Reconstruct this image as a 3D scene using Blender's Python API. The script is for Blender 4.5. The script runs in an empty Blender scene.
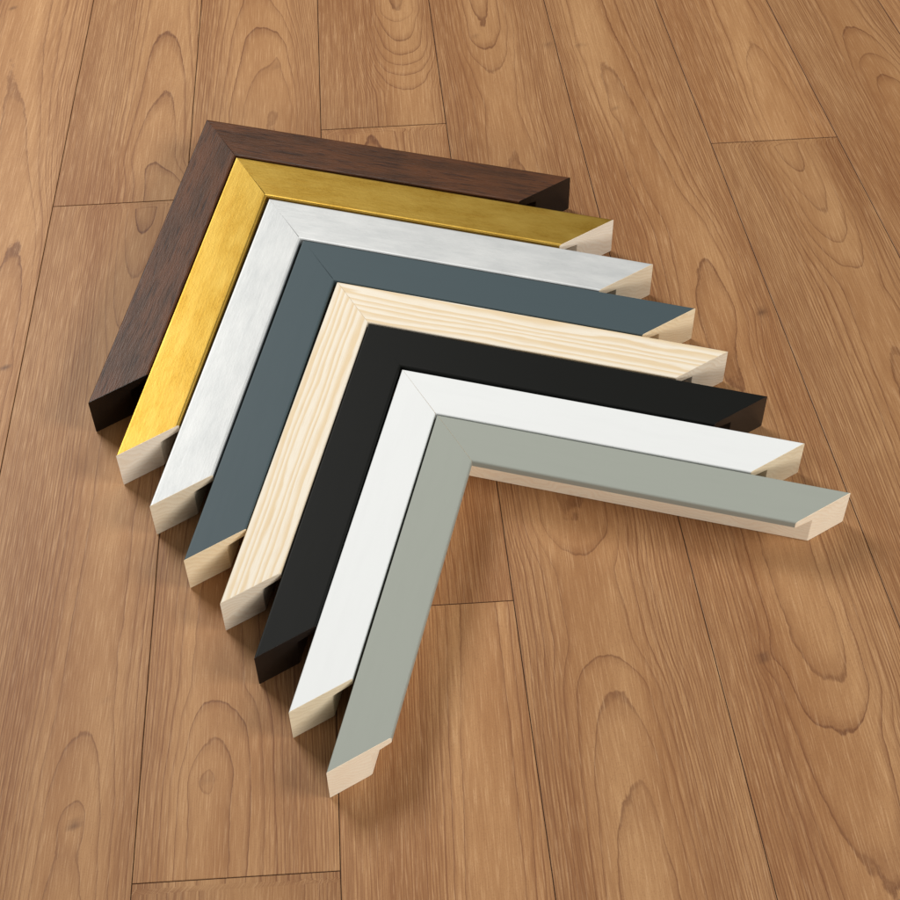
import bpy, math, random
from mathutils import Vector, Matrix
R = math.radians
sc = bpy.context.scene
col = sc.collection

# ---------------------------------------------------------------- measured layout (metres)
# floor seams: index -> (x at Y=0.5, slope dx/dY); planks: cuts, grain centre line (Y, across 0..1, ring count), rings per width, knots
SEAMS={-5:(-0.54581,0.26624),-4:(-0.47396,0.22034),-3:(-0.40250,0.17469),-2:(-0.33142,0.12928),-1:(-0.26073,0.08412),0:(-0.19041,0.03920),1:(-0.12221,-0.00697),2:(-0.05324,-0.04126),3:(0.01495,-0.08294),4:(0.08505,-0.12569),5:(0.15515,-0.17751),6:(0.22454,-0.22779),7:(0.29433,-0.28005),8:(0.36342,-0.33023),9:(0.43212,-0.38012),10:(0.50042,-0.42974),11:(0.56834,-0.47907),12:(0.63587,-0.52812)}
PLANKS={
 -1:([], [(0.2658, 0.6, 3.4), (0.4686, 0.8, 4.8), (0.5411, 0.8, 5.4), (0.579, 0.78, 6), (0.6483, 0.6, 6.6), (0.7288, 0.4, 7.0), (0.8385, 0.4, 7.8)], 30, [(-0.1969, 0.5127, 0.5), (-0.2224, 0.7513, 0.4)]),
 0:([0.6099], [(0.2268, 0.68, 2), (0.2954, 0.68, 3), (0.3461, 0.68, 4.3), (0.4407, 0.72, 4.4), (0.5048, 0.7, 4.6), (0.56, 0.68, 3), (0.6087, 0.7, 1.5), (0.6093, 0.85, 3.5), (0.6184, 0.85, 4.2), (0.6396, 0.72, 5), (0.6867, 0.75, 6), (0.7383, 0.71, 7), (0.9266, 0.6, 9.5)], 27, [(-0.1446, 0.2931, 0.7), (-0.1373, 0.3455, 0.3)]),
 1:([0.2692], [(0.1902, 0.6, 9), (0.2679, 0.6, 9), (0.2686, 0.38, 1.6), (0.31, 0.36, 2.4), (0.3281, 0.38, 3), (0.353, 0.37, 4.4), (0.3898, 0.37, 4.6), (0.4648, 0.4, 6), (0.549, 0.5, 3.4), (0.6692, 0.62, 4), (0.7153, 0.57, 5.3), (0.7532, 0.5, 6.7), (0.9247, 0.4, 7)], 24, [(-0.0961, 0.3107, 0.8), (-0.0823, 0.7127, 0.3), (-0.0829, 0.7032, 0.3)]),
 2:([0.6571, 0.3836], [(0.2232, 0.7, 4.9), (0.3165, 0.75, 5.3), (0.3822, 0.8, 5.6), (0.3879, 0.3, 8), (0.4576, 0.3, 9), (0.5471, 0.4, 6), (0.6554, 0.4, 8), (0.6575, 0.74, 12), (0.682, 0.73, 11), (0.6928, 0.72, 10), (0.7001, 0.72, 9), (0.7074, 0.72, 8), (0.717, 0.72, 7), (0.7336, 0.7, 6), (0.742, 0.7, 5), (0.9228, 0.7, 2)], 34, []),
 3:([0.8667], [(0.1866, 0.44, 3.3), (0.2584, 0.44, 4.2), (0.3029, 0.44, 5), (0.3435, 0.44, 6), (0.3673, 0.43, 7.3), (0.4003, 0.42, 7.4), (0.4258, 0.4, 6), (0.4878, 0.42, 5.3), (0.5755, 0.45, 4), (0.6398, 0.46, 5), (0.6715, 0.45, 5.6), (0.6974, 0.44, 5), (0.7128, 0.43, 4), (0.7301, 0.44, 3), (0.7493, 0.44, 2.6), (1.0208, 0.4, 2.4)], 27, [(0.017, 0.7214, 0.4), (0.0539, 0.7142, 0.8)]),
 4:([], [(0.2565, 0.5, 8), (0.3224, 0.5, 7), (0.3437, 0.55, 6), (0.3654, 0.55, 5.6), (0.4031, 0.55, 5.5), (0.4589, 0.58, 5.4), (0.5082, 0.55, 4.9), (0.536, 0.6, 4.6), (0.56, 0.62, 5), (0.5861, 0.6, 5.5), (0.6184, 0.5, 5.6), (0.691, 0.38, 5.9), (0.7319, 0.33, 6.4), (0.919, 0.4, 7.2)], 27, [(0.0711, 0.7136, 0.6), (0.0882, 0.6221, 0.3), (0.1427, 0.5352, 1.0), (0.1228, 0.3581, 0.9), (0.0847, 0.6678, 0.3)]),
 5:([0.6419], [(0.2545, 0.5, 5), (0.3588, 0.55, 3.6), (0.4011, 0.6, 3.7), (0.4838, 0.68, 4.6), (0.5471, 0.65, 5.5), (0.5975, 0.62, 3), (0.6406, 0.55, 1.4), (0.6419, 0.7, 3), (0.669, 0.66, 4), (0.6891, 0.68, 4.4), (0.7149, 0.68, 5), (0.9172, 0.6, 7.7)], 26, [(0.1687, 0.3601, 0.5)]),
 6:([1.0487], [(0.2526, 0.5, 5), (0.4818, 0.5, 4), (0.6013, 0.6, 3), (0.6692, 0.68, 4), (0.69, 0.65, 5), (0.704, 0.64, 6), (0.725, 0.62, 7), (0.9154, 0.55, 9)], 30, []),
}
FRAMES = {  # x, y, angle, right length, left length, angle play, width
 'brown': (-0.11244, 0.64435, -0.24183, 0.17626, 0.17304, -0.00587, 0.02002),
 'gold': (-0.09715, 0.61899, -0.24552, 0.17946, 0.17587, -0.00756, 0.02078),
 'silver': (-0.08062, 0.59187, -0.249, 0.1787, 0.1746, -0.00551, 0.02056),
 'slate': (-0.06431, 0.5658, -0.25095, 0.17885, 0.17509, -0.00408, 0.01994),
 'pine': (-0.0484, 0.54046, -0.25638, 0.1745, 0.17032, -0.00025, 0.01927),
 'black': (-0.03425, 0.51595, -0.25576, 0.17446, 0.17043, -0.00158, 0.0194),
 'white': (-0.0197, 0.49031, -0.25788, 0.1723, 0.16871, 0.00188, 0.0195),
 'grey': (-0.00507, 0.4655, -0.25797, 0.17312, 0.16922, 0.00038, 0.01968)}
HT = 0.02104

# ---------------------------------------------------------------- node helper
class NT:
    def __init__(s, name):
        s.m = bpy.data.materials.new(name); s.m.use_nodes = True
        s.t = s.m.node_tree; s.t.nodes.clear()
        s.out = s.t.nodes.new('ShaderNodeOutputMaterial')
        s.b = s.t.nodes.new('ShaderNodeBsdfPrincipled')
        s.t.links.new(s.b.outputs[0], s.out.inputs['Surface'])
    def put(s, sock, v):
        if isinstance(v, bpy.types.NodeSocket): s.t.links.new(v, sock)
        elif v is not None:
            if sock.type == 'RGBA' and len(v) == 3: v = (*v, 1)
            sock.default_value = v
    def P(s, **k):
        for n, v in k.items(): s.put(s.b.inputs[n.replace('_', ' ')], v)
        return s.m
    def math(s, op, a, b=0.0, c=None):
        n = s.t.nodes.new('ShaderNodeMath'); n.operation = op
        s.put(n.inputs[0], a); s.put(n.inputs[1], b)
        if c is not None: s.put(n.inputs[2], c)
        return n.outputs[0]
    def add(s, a, b): return s.math('ADD', a, b)
    def mul(s, a, b): return s.math('MULTIPLY', a, b)
    def attr(s, name):
        n = s.t.nodes.new('ShaderNodeAttribute'); n.attribute_name = name
        return n.outputs['Fac']
    def xyz(s, x, y, z):
        n = s.t.nodes.new('ShaderNodeCombineXYZ')
        for i, v in enumerate((x, y, z)): s.put(n.inputs[i], v)
        return n.outputs[0]
    def obj(s):
        n = s.t.nodes.new('ShaderNodeTexCoord'); q = s.t.nodes.new('ShaderNodeSeparateXYZ')
        s.t.links.new(n.outputs['Object'], q.inputs[0])
        i = s.t.nodes.new('ShaderNodeObjectInfo')
        s.rnd = s.mul(i.outputs['Random'], 37.0)
        return q.outputs
    def noise(s, vec, scale=1.0, detail=2.0, rough=0.5, w=0.0, dist=0.0):
        n = s.t.nodes.new('ShaderNodeTexNoise'); n.noise_dimensions = '4D'
        s.put(n.inputs['Vector'], vec); s.put(n.inputs['W'], w)
        n.inputs['Scale'].default_value = scale; n.inputs['Detail'].default_value = detail
        n.inputs['Roughness'].default_value = rough; n.inputs['Distortion'].default_value = dist
        return n.outputs[0]
    def ramp(s, f, stops, interp='LINEAR'):
        n = s.t.nodes.new('ShaderNodeValToRGB'); n.color_ramp.interpolation = interp
        e = n.color_ramp.elements
        while len(e) < len(stops): e.new(0.5)
        for i, (p, c) in enumerate(stops):
            e[i].position = p; e[i].color = (*c, 1) if isinstance(c, tuple) else (c, c, c, 1)
        s.put(n.inputs[0], f); return n.outputs[0]
    def mix(s, f, a, b, mode='MIX'):
        n = s.t.nodes.new('ShaderNodeMix'); n.data_type = 'RGBA'; n.blend_type = mode
        s.put(n.inputs[0], f); s.put(n.inputs[6], a); s.put(n.inputs[7], b)
        return n.outputs[2]
    def step(s, v, a, b, lo=0.0, hi=1.0):
        n = s.t.nodes.new('ShaderNodeMapRange'); n.interpolation_type = 'SMOOTHSTEP'
        for i, q in enumerate((v, a, b, lo, hi)): s.put(n.inputs[i], q)
        return n.outputs[0]
    def bump(s, h, strength, dist):
        n = s.t.nodes.new('ShaderNodeBump'); n.inputs['Strength'].default_value = strength
        n.inputs['Distance'].default_value = dist; s.put(n.inputs['Height'], h)
        return n.outputs[0]
    def tangent(s):
        n = s.t.nodes.new('ShaderNodeVectorTransform'); n.vector_type = 'VECTOR'
        n.convert_from = 'OBJECT'; n.convert_to = 'WORLD'; n.inputs[0].default_value = (1, 0, 0)
        return n.outputs[0]

def srgb(r, g, b):
    f = lambda c: (c / 255 / 12.92) if c <= 10 else ((c / 255 + 0.055) / 1.055) ** 2.4
    return (f(r), f(g), f(b))

# ---------------------------------------------------------------- floor laminate
def mat_floor():
    n = NT('oak_laminate')
    gx, gd, pid, across, along = [n.attr(a) for a in ('gx', 'gd', 'pid', 'across', 'along')]
    knot, kcore = n.attr('knot'), n.attr('kcore')
    v1 = n.xyz(n.mul(across, 34), n.mul(along, 9), 0.0)
    wob = n.math('SUBTRACT', n.noise(v1, 1.0, 3, 0.55, pid), 0.5)
    v2 = n.xyz(n.mul(across, 200), n.mul(along, 110), 0.0)
    jag = n.math('SUBTRACT', n.noise(v2, 1.0, 3, 0.6, pid), 0.5)
    gx2 = n.math('ABSOLUTE', n.add(gx, n.mul(wob, 1.5)))
    r = n.math('POWER', n.add(n.math('POWER', gx2, 2.2), n.math('POWER', gd, 2.2)), 1 / 2.2)
    ring = n.add(n.add(r, n.mul(jag, 0.24)), n.add(n.mul(wob, 0.8), n.mul(knot, -0.9)))
    ring = n.add(ring, 40.0)
    ga = n.math('ABSOLUTE', gx)
    fr = n.math('FRACT', ring); idx = n.math('FLOOR', ring)
    # latewood: darkens towards the end of the ring then stops sharply
    wn = n.t.nodes.new('ShaderNodeTexWhiteNoise'); wn.noise_dimensions = '2D'
    n.put(wn.inputs['Vector'], n.xyz(idx, pid, 0.0)); rs = wn.outputs['Value']
    late = n.mul(n.step(fr, 0.60, 0.94), n.step(fr, 0.955, 1.0, 1.0, 0.0))
    line = n.mul(n.step(fr, 0.89, 0.96), n.step(fr, 0.965, 1.0, 1.0, 0.0))
    lowv = n.noise(n.xyz(n.mul(across, 60), n.mul(along, 16), 3.0), 1.0, 2, 0.5, pid)
    strength = n.mul(n.add(0.35, n.mul(rs, 0.65)), n.mul(n.step(lowv, 0.25, 0.55, 0.4, 1.0), n.step(ga, 4.0, 13.0, 1.0, 0.5)))
    # pinstripe fibres between rings
    fib = n.noise(n.xyz(n.mul(r, 2.6), n.mul(along, 7), 0.0), 1.0, 4, 0.75, pid)
    fin = n.noise(n.xyz(n.add(n.mul(across, 1900), n.mul(r, 0.5)), n.mul(along, 75), 0.0), 1.0, 3, 0.6, pid)
    grain = n.noise(n.xyz(n.mul(across, 2400), n.mul(along, 1500), 7.0), 1.0, 2, 0.6, pid)
    cloud = n.noise(n.xyz(n.mul(across, 45), n.mul(along, 7), 1.0), 1.0, 3, 0.5, pid)
    light, mid, dark = srgb(182, 139, 95), srgb(158, 113, 72), srgb(108, 62, 34)
    c = n.mix(n.step(cloud, 0.3, 0.7), mid, light)
    c = n.mix(n.mul(n.mul(late, strength), 0.44), c, dark)
    c = n.mix(n.mul(n.mul(line, strength), 0.78), c, srgb(92, 52, 30))
    # fine parallel rings where the growth rings crowd, i.e. away from the heart of the board
    fr2 = n.math('FRACT', n.mul(ring, 2.0))
    l2 = n.mul(n.step(fr2, 0.45, 0.9), n.step(fr2, 0.92, 1.0, 1.0, 0.0))
    out = n.step(n.math('ABSOLUTE', gx), 3.0, 9.0)
    c = n.mix(n.mul(n.mul(l2, out), 0.38), c, dark)
    l3 = n.noise(n.xyz(n.mul(gx, 3.2), n.mul(along, 9), 5.0), 1.0, 2, 0.6, pid)
    c = n.mix(n.mul(out, n.step(l3, .45, .60, 0, .28)), c, dark)
    flank = n.step(ga, 1.5, 6.5, 0.12, 1.0)
    c = n.mix(n.mul(flank, n.step(fib, 0.43, 0.59, 0.0, 0.27)), c, dark)
    c = n.mix(n.mul(n.add(n.mul(flank, .45), .55), n.step(fin, 0.46, 0.70, 0.0, 0.38)), c, srgb(122, 76, 46))
    c = n.mix(n.step(fin, 0.25, 0.5, 0.32, 0.0), c, srgb(226, 186, 142))
    c = n.mix(n.step(grain, 0.5, 0.8, 0.0, 0.42), c, srgb(122, 80, 52))
    c = n.mix(n.mul(kcore, 0.8), c, srgb(74, 46, 34))
    hv = n.t.nodes.new('ShaderNodeHueSaturation'); n.put(hv.inputs['Color'], c)
    wp = n.t.nodes.new('ShaderNodeTexWhiteNoise'); wp.noise_dimensions = '1D'; n.put(wp.inputs['W'], pid)
    n.put(hv.inputs['Value'], n.add(0.93, n.mul(wp.outputs['Value'], 0.18)))
    c = n.mix(n.attr('edge'), hv.outputs[0], srgb(72, 42, 28))
    rough = n.add(0.46, n.mul(fin, 0.14))
    h = n.add(n.mul(fin, -0.6), n.mul(n.mul(line, strength), -0.5))
    return n.P(Base_Color=c, Roughness=rough, Specular_IOR_Level=0.3, Normal=n.bump(h, 0.25, 0.0002))

def build_floor(mat):
    ang = math.tan(R(2.45))
    V, F, A = [], [], {k: [] for k in ('gx', 'gd', 'pid', 'across', 'along', 'knot', 'kcore', 'edge')}
    def sx(k, Y): return SEAMS[k][0] + SEAMS[k][1] * (Y - 0.5)
    def onseam(k, x0, y0):   # meet of the row through (x0, y0) with seam k
        c, m = SEAMS[k]
        y = (y0 + ang * (c - 0.5 * m - x0)) / (1 - ang * m)
        return c + m * (y - 0.5), y
    def interp(f, Y):
        if Y <= f[0][0]: return f[0][1:]
        for i in range(len(f) - 1):
            a, b = f[i], f[i + 1]
            if Y <= b[0]:
                t = (Y - a[0]) / max(1e-6, b[0] - a[0])
                s = t * t * (3 - 2 * t) * 0.5 + t * 0.5
                return a[1] + (b[1] - a[1]) * s, a[2] + (b[2] - a[2]) * s
        return f[-1][1:]
    random.seed(5)
    YN, YF = -0.12, 1.2
    for k in range(-5, 12):
        if k in PLANKS: cuts, feat, kk, knots = PLANKS[k]
        else:
            cuts = [random.uniform(0.2, 0.9)]; kk = 26; knots = []
            feat = sorted((YN + i * 0.12 + random.uniform(0, .06), random.uniform(.3, .7), random.uniform(2, 7)) for i in range(12))
        ends = [YN] + sorted(cuts) + [YF]
        for si in range(len(ends) - 1):
            a, b = ends[si], ends[si + 1]
            pid = random.uniform(0, 90)
            rows = max(2, int((b - a) / 0.0022))
            g, h, ch, dp = 0.00012, 0.0, 0.00022, 0.0007
            us = [0.0, 0.0, None] + [i / 20 for i in range(1, 20)] + [None, 1.0, 1.0]
            base = len(V)
            def rowc(y0):
                xl = sx(k, y0); xr, yr = onseam(k + 1, xl, y0); return (y0 + yr) / 2
            fs = [q for q in feat if (si == 0 or q[0] > rowc(a) - 1e-4) and (si == len(ends) - 2 or q[0] < rowc(b) + 1e-4)] or feat
            ucm = sum(q[1] for q in fs) / len(fs)
            ys = [a + g, a + g, a + g + ch] + [a + (b - a) * i / rows for i in range(1, rows)] + [b - g - ch, b - g, b - g]
            nr, nc = len(ys), len(us)
            for ri, y0 in enumerate(ys):
                xl, yl = onseam(k, sx(k, y0), y0); yl = y0; xl = sx(k, y0)
                xr, yr = onseam(k + 1, xl, yl)
                w = math.hypot(xr - xl, yr - yl)
                uc, nn = interp(fs, (yl + yr) / 2)
                for ci in range(nc):
                    if ci in (0, 1): u = g / w
                    elif ci == 2: u = (g + ch) / w
                    elif ci == nc - 3: u = 1 - (g + ch) / w
                    elif ci >= nc - 2: u = 1 - g / w
                    else: u = us[ci]
                    x = xl + (xr - xl) * u; y = yl + (yr - yl) * u
                    z = 0.0; e = 0.0
                    if ri in (0, nr - 1) or ci in (0, nc - 1): z = -dp; e = 1.0
                    elif ri in (1, nr - 2) or ci in (1, nc - 2): z = -0.00012; e = 0.7
                    V.append((x, y, z))
                    kb = kc = 0.0
                    for kx, ky, kr in knots:
                        dx, dy = x - kx, y - ky
                        s = 0.0028 + 0.0030 * kr
                        kb += kr * math.exp(-(dx * dx + (dy * 0.55) ** 2) / (s * s))
                        s2 = 0.0013 * kr + 0.0004
                        kc += math.exp(-(dx * dx + (dy * 0.8) ** 2) / (s2 * s2))
                    we = math.exp(-((u - uc) / 0.38) ** 2)
                    X = u - (ucm + (uc - ucm) * we)
                    A['gx'].append(kk * 0.60 * X * (1 + 1.5 * abs(X))); A['gd'].append(nn); A['pid'].append(pid)
                    A['across'].append(u * w); A['along'].append(y); A['knot'].append(kb)
                    A['kcore'].append(min(1, kc)); A['edge'].append(e)
            for ri in range(nr - 1):
                for ci in range(nc - 1):
                    p = base + ri * nc + ci
                    F.append((p, p + 1, p + nc + 1, p + nc))
    # dark underlay seen only down the joints
    me = bpy.data.meshes.new('floor'); me.from_pydata(V, [], F)
    for k, vals in A.items():
        at = me.attributes.new(k, 'FLOAT', 'POINT'); at.data.foreach_set('value', vals)
    me.materials.append(mat); me.update()
    o = bpy.data.objects.new('floor', me); col.objects.link(o); o['kind'] = 'structure'
    u = NT('underlay').P(Base_Color=(0.03, 0.018, 0.012), Roughness=0.9)
    me = bpy.data.meshes.new('underlay')
    me.from_pydata([(-3, -1.5, -.0009), (3, -1.5, -.0009), (3, 3, -.0009), (-3, 3, -.0009)], [], [(0, 1, 2, 3)])
    me.materials.append(u)
    o = bpy.data.objects.new('subfloor', me); col.objects.link(o); o['kind'] = 'structure'

# ---------------------------------------------------------------- frame materials
def mat_brown():
    n = NT('walnut_stain'); x, y, z = n.obj()
    w = n.noise(n.xyz(n.mul(x, 25), n.mul(y, 120), z), 1, 3, .55, n.rnd)
    s = n.noise(n.xyz(n.mul(x, 60), n.add(n.mul(y, 900), n.mul(w, 4)), n.mul(z, 900)), 1, 4, .65, n.rnd)
    p = n.noise(n.xyz(n.mul(x, 210), n.mul(y, 2300), n.mul(z, 1000)), 1, 2, .6, n.rnd)
    c = n.mix(n.step(w, .3, .7), srgb(94, 57, 33), srgb(68, 43, 26))
    c = n.mix(n.step(s, .48, .68, 0, .75), c, srgb(30, 19, 15))
    c = n.mix(n.step(p, .60, .72, 0, .7), c, srgb(20, 13, 11))
    h = n.add(n.mul(p, -1.0), n.mul(s, -.6))
    return n.P(Base_Color=c, Roughness=n.add(.36, n.mul(s, .2)), Specular_IOR_Level=.36, Anisotropic=.6, Tangent=n.tangent(), Normal=n.bump(h, .5, .0002))

def mat_leaf(kind):
    n = NT(kind + '_leaf'); x, y, z = n.obj()
    a = n.noise(n.xyz(n.mul(x, 45), n.mul(y, 130), n.mul(z, 130)), 1, 5, .68, n.rnd)
    b = n.noise(n.xyz(n.mul(x, 55), n.mul(y, 600), n.mul(z, 600)), 1, 4, .65, n.rnd)
    m = n.noise(n.xyz(n.mul(x, 900), n.mul(y, 1300), n.mul(z, 900)), 1, 3, .7, n.rnd)
    if kind == 'gold':
        c = n.mix(n.step(a, .25, .75), srgb(192, 152, 60), srgb(210, 176, 86))
        c = n.mix(n.mul(n.step(m, .46, .70), n.step(a, .55, .35, 0, .45)), c, srgb(160, 118, 42))
        c = n.mix(n.step(b, .5, .8, 0, .30), c, srgb(188, 132, 48))
        c = n.mix(n.step(m, .62, .78, 0, .3), c, srgb(150, 98, 40))
        met, ro = .92, n.add(.43, n.mul(a, .08))
    else:
        c = n.mix(n.step(a, .25, .75), srgb(206, 209, 209), srgb(224, 226, 225))
        c = n.mix(n.step(b, .5, .8, 0, .32), c, srgb(192, 197, 198))
        c = n.mix(n.mul(n.step(m, .52, .8), n.step(a, .5, .3, 0, .5)), c, srgb(168, 173, 173))
        met, ro = .40, n.add(.49, n.mul(a, .07))
    return n.P(Base_Color=c, Metallic=met, Roughness=ro, Anisotropic=.6, Tangent=n.tangent(),
               Normal=n.bump(n.add(n.mul(b, .9), n.mul(m, .8)), .3, .00012))

def mat_paint(name, rgb, rough, spec=.5):
    n = NT(name); x, y, z = n.obj()
    p = n.noise(n.xyz(x, y, z), 2600, 2, .6, n.rnd)
    q = n.noise(n.xyz(n.mul(x, 40), n.mul(y, 300), n.mul(z, 300)), 1, 3, .6, n.rnd)
    c = n.mix(n.step(q, .4, .75, 0, .07), rgb, tuple(v * .75 for v in rgb))
    return n.P(Base_Color=c, Roughness=n.add(rough, n.mul(q, .07)), Specular_IOR_Level=spec,
               Normal=n.bump(n.add(n.mul(p, .5), q), .12, .0001))

def mat_pine():
    n = NT('bare_pine'); x, y, z = n.obj()
    w = n.math('SUBTRACT', n.noise(n.xyz(n.mul(x, 11), n.mul(y, 50), n.mul(z, 50)), 1, 2, .5, n.rnd), .5)
    w2 = n.math('SUBTRACT', n.noise(n.xyz(n.mul(x, 60), n.mul(y, 260), z), 1, 2, .5, n.rnd), .5)
    f = n.add(n.add(n.mul(y, 330), n.add(n.mul(w, 2.6), n.mul(n.noise(n.xyz(n.mul(x, 3), n.mul(y, 190), 0.0), 1, 1, .5, n.rnd), 1.8))), n.add(n.mul(w2, .5), n.mul(z, 160)))
    fr = n.math('FRACT', n.add(f, 60))
    band = n.mul(n.step(fr, .15, .8), n.step(fr, .84, 1.0, 1, 0))
    fib = n.noise(n.xyz(n.mul(x, 120), n.mul(y, 2600), n.mul(z, 2600)), 1, 3, .6, n.rnd)
    c = n.mix(n.mul(band, .85), srgb(238, 229, 211), srgb(226, 202, 162))
    c = n.mix(n.step(fib, .45, .8, 0, .3), c, srgb(206, 172, 130))
    return n.P(Base_Color=c, Roughness=.55, Specular_IOR_Level=.3, Normal=n.bump(fib, .25, .0001))

def mat_raw(name, a, b, ringy=.5):
    n = NT(name); x, y, z = n.obj()
    w = n.math('SUBTRACT', n.noise(n.xyz(n.mul(x, 60), n.mul(y, 60), n.mul(z, 60)), 1, 2, .5, n.rnd), .5)
    f = n.add(n.add(n.mul(y, 330), n.mul(z, 420)), n.add(n.mul(w, 9), n.rnd))
    fr = n.math('FRACT', n.add(f, 90))
    band = n.mul(n.step(fr, .2, .8), n.step(fr, .86, 1.0, 1, 0))
    p = n.noise(n.xyz(n.mul(x, 900), n.mul(y, 3000), n.mul(z, 3000)), 1, 3, .7, n.rnd)
    big = n.noise(n.xyz(n.mul(x, 50), n.mul(y, 130), n.mul(z, 130)), 1, 2, .5, n.rnd)
    c = n.mix(n.add(n.mul(band, ringy), n.step(big, .35, .7, 0, .35)), a, b)
    c = n.mix(n.step(p, .5, .75, 0, .28), c, tuple(v * .62 for v in b))
    gl = b[0] < .05
    return n.P(Base_Color=c, Roughness=.3 if gl else .7, Specular_IOR_Level=.5 if gl else .25, Normal=n.bump(p, .3, .0001))

RAWS = {'brown': ((25, 18, 14), (18, 13, 10)), 'black': ((34, 26, 20), (26, 19, 15)),
        'gold': ((246, 235, 217), (236, 219, 195)), 'silver': ((245, 229, 201), (233, 211, 178)),
        'slate': ((246, 229, 195), (234, 210, 170)), 'pine': ((246, 234, 212), (232, 212, 184)),
        'white': ((246, 231, 200), (233, 214, 180)), 'grey': ((250, 238, 215), (243, 224, 196))}

# ---------------------------------------------------------------- frame geometry
def profile(W, H, r1, r2):
    """outline of the moulding: (across from the outer side, height, is_coated for the edge that follows)"""
    P = [(0.00035, 0.0, True), (0.0, 0.00035, True)]
    P.append((0, H - r1 - .0004, True))
    for i in range(6):
        a = R(180 - 90 * i / 5); P.append((r1 + r1 * math.cos(a), H - r1 + r1 * math.sin(a), True))
    P += [(r1 + .0004, H, True), (W - r2 - .0004, H, True)]
    for i in range(7):
        a = R(90 - 90 * i / 6); P.append((W - r2 + r2 * math.cos(a), H - r2 + r2 * math.sin(a), True))
    P += [(W, H * .83, True), (W - .0003, H * .815, False), (W * .675, H * .755, False), (W * .67, 0.0004, False), (W * .67 - .0004, 0.0, False)]
    return P

def make_rail(W, H, L, sgn, coat, raw, end, r1, r2, gap):
    P = profile(W, H, r1, r2); n = len(P)
    xs0 = [w + gap for w, z, c in P]; xs1 = [L - w for w, z, c in P]
    NS = 24
    V = []
    for j in range(NS + 1):
        t = j / NS
        for i, (w, z, c) in enumerate(P): V.append((xs0[i] + (xs1[i] - xs0[i]) * t, sgn * w, z))
    F, M, S = [], [], []
    for j in range(NS):
        for i in range(n):
            k = (i + 1) % n; a, b = j * n + i, j * n + k; c, d = a + n, b + n
            F.append((a, b, d, c) if sgn < 0 else (a, c, d, b))
            M.append(0 if P[i][2] else 1); S.append(True)
    F.append(tuple(range(n)) if sgn > 0 else tuple(reversed(range(n)))); M.append(1); S.append(False)
    e = list(range(NS * n, NS * n + n))
    F.append(tuple(reversed(e)) if sgn > 0 else tuple(e)); M.append(1); S.append(False)
    me = bpy.data.meshes.new('frame_rail'); me.from_pydata(V, [], F)
    me.materials.append(coat); me.materials.append(raw)
    for p, m, s in zip(me.polygons, M, S): p.material_index = m; p.use_smooth = s
    me.update(); me.set_sharp_from_angle(angle=R(32))
    o = bpy.data.objects.new('frame_rail', me)
    # saw-cut end: a thin slab that closes the rail
    T = .00018; q = [(max(w, .00006) if w < W / 2 else w - .00006, min(z, H - .00006), c) for w, z, c in P]
    V = []
    for d in (0.00002, T):
        for w, z, c in q: V.append((L - w + d, sgn * w, z))
    F = [tuple(range(n)), tuple(range(2 * n - 1, n - 1, -1))] + [(i, (i + 1) % n + 0, (i + 1) % n + n, i + n) for i in range(n)]
    m2 = bpy.data.meshes.new('cut_end'); m2.from_pydata(V, [], F); m2.materials.append(end)
    import bmesh
    bm = bmesh.new(); bm.from_mesh(m2); bmesh.ops.recalc_face_normals(bm, faces=bm.faces[:]); bm.to_mesh(m2); bm.free()
    c = bpy.data.objects.new('cut_end', m2); c.parent = o
    return o, c

LABELS = {
 'brown': 'dark walnut brown L-shaped frame corner with black cut ends, outermost of the nest',
 'gold': 'gold leaf L-shaped frame corner nested between the walnut brown one and the silver one',
 'silver': 'brushed silver L-shaped frame corner with bare wood cut ends beside the gold one',
 'slate': 'slate blue-grey painted L-shaped frame corner between the silver and the bare pine one',
 'pine': 'unpainted pale pine L-shaped frame corner showing striped wood grain on its face',
 'black': 'matt black L-shaped frame corner with dark cut ends, inside the bare pine one',
 'white': 'white painted L-shaped frame corner between the black one and the sage grey one',
 'grey': 'sage grey painted L-shaped frame corner, innermost, its pale wood rebate showing'}

def build_frames():
    coats = {'brown': mat_brown(), 'gold': mat_leaf('gold'), 'silver': mat_leaf('silver'),
             'slate': mat_paint('slate_paint', srgb(70, 84, 89), .5, .28), 'pine': mat_pine(),
             'black': mat_paint('black_paint', srgb(19, 20, 18), .5, .17),
             'white': mat_paint('white_paint', srgb(231, 234, 234), .5, .3), 'grey': mat_paint('sage_paint', srgb(157, 162, 153), .5, .3)}
    for k, (x, y, th, LR, LL, dth, W) in FRAMES.items():
        root = bpy.data.objects.new('frame_corner_sample', None); col.objects.link(root)
        root.location = (x, y, 0.0001); root.rotation_euler = (0, 0, th); root.empty_display_size = .02
        root['label'] = LABELS[k]; root['category'] = 'frame sample'
        root['group'] = 'nested picture frame corner samples'
        a, b = RAWS[k]
        raw = mat_raw(k + '_raw_wood', srgb(*a), srgb(*b), .5)
        r2 = {'gold': .0010, 'grey': .0010, 'black': .0009, 'silver': .0008}.get(k, .0007)
        r1 = .0005
        gap = {'slate': .00002, 'black': .00003, 'grey': .00006, 'white': .00004}.get(k, .00007)
        for arm in (0, 1):
            L = (LR, LL)[arm]; sgn = (-1, 1)[arm]
            o, c = make_rail(W, HT, L, sgn, coats[k], raw, raw, r1, r2, gap)
            col.objects.link(o); col.objects.link(c)
            o.parent = root
            o.rotation_euler = (0, 0, dth if arm == 0 else -math.pi / 2 - dth)
            if k not in ('brown', 'black'): c['label'] = 'bare pale wood saw-cut end'

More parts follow.
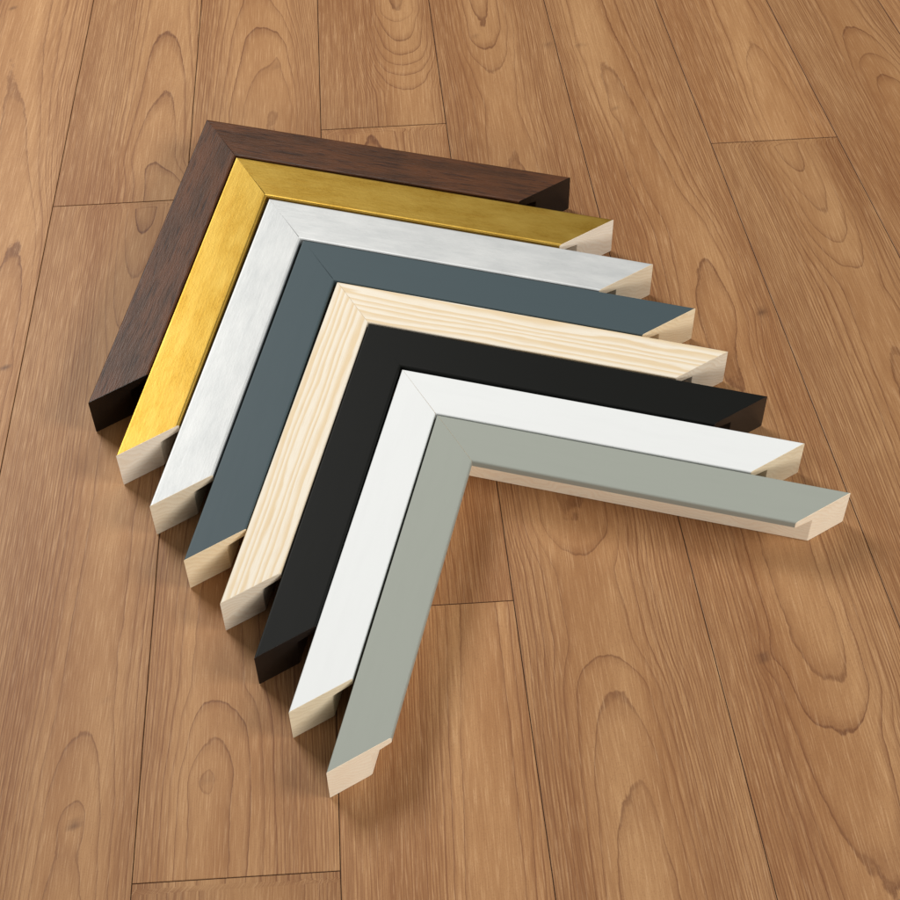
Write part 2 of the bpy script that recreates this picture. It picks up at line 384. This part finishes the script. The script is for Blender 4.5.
# ---------------------------------------------------------------- lights, camera, world
def area(name, loc, target, w, h, power, colr):
    l = bpy.data.lights.new(name, 'AREA'); l.shape = 'RECTANGLE'; l.size = w; l.size_y = h
    l.energy = power; l.color = colr
    o = bpy.data.objects.new(name, l); col.objects.link(o)
    o.location = loc
    o.rotation_euler = (Vector(target) - Vector(loc)).to_track_quat('-Z', 'Y').to_euler()
    return o

def main():
    build_floor(mat_floor())
    build_frames()
    w = bpy.data.worlds.new('World'); sc.world = w; w.use_nodes = True
    bg = w.node_tree.nodes['Background']; bg.inputs[0].default_value = (1.0, .96, .92, 1); bg.inputs[1].default_value = AMB
    C = Vector((0, .5, 0))
    for args in LAMPS:
        nm, az, el, dist, sx, sy, pw, cl = args   # azimuth clockwise from +Y
        d = Vector((math.sin(R(az)) * math.cos(R(el)), math.cos(R(az)) * math.cos(R(el)), math.sin(R(el))))
        area(nm, C + d * dist, C, sx, sy, pw, cl)
    p, r = 0.9483623558352238, -0.022382620747974407
    r0 = Vector((1, 0, 0)); u0 = Vector((0, math.sin(p), math.cos(p))); f = Vector((0, math.cos(p), -math.sin(p)))
    cr, cu = math.cos(r) * r0 + math.sin(r) * u0, -math.sin(r) * r0 + math.cos(r) * u0
    M = Matrix((cr, cu, -f)).transposed().to_4x4(); M.translation = Vector((0, 0, 0.64432))
    cd = bpy.data.cameras.new('camera'); co = bpy.data.objects.new('camera', cd); col.objects.link(co)
    co.matrix_world = M; cd.sensor_width = 36; cd.lens = 36 * 1850 / 900; cd.clip_start = .01; cd.clip_end = 50
    sc.camera = co
    sc.view_settings.view_transform = 'Standard'; sc.view_settings.look = 'None'
    sc.view_settings.exposure = 0; sc.view_settings.gamma = 1

AMB = 0.12
LAMPS = [('key_softbox', -46, 47, 1.10, .42, .40, 9.0, (1, .98, .95)),
         ('fill_softbox', 108, 42, 1.6, .55, .5, 12.5, (1, .975, .945)),
         ('front_softbox', 165, 26, 1.7, .9, .4, 9.5, (1, .98, .95))]
main()
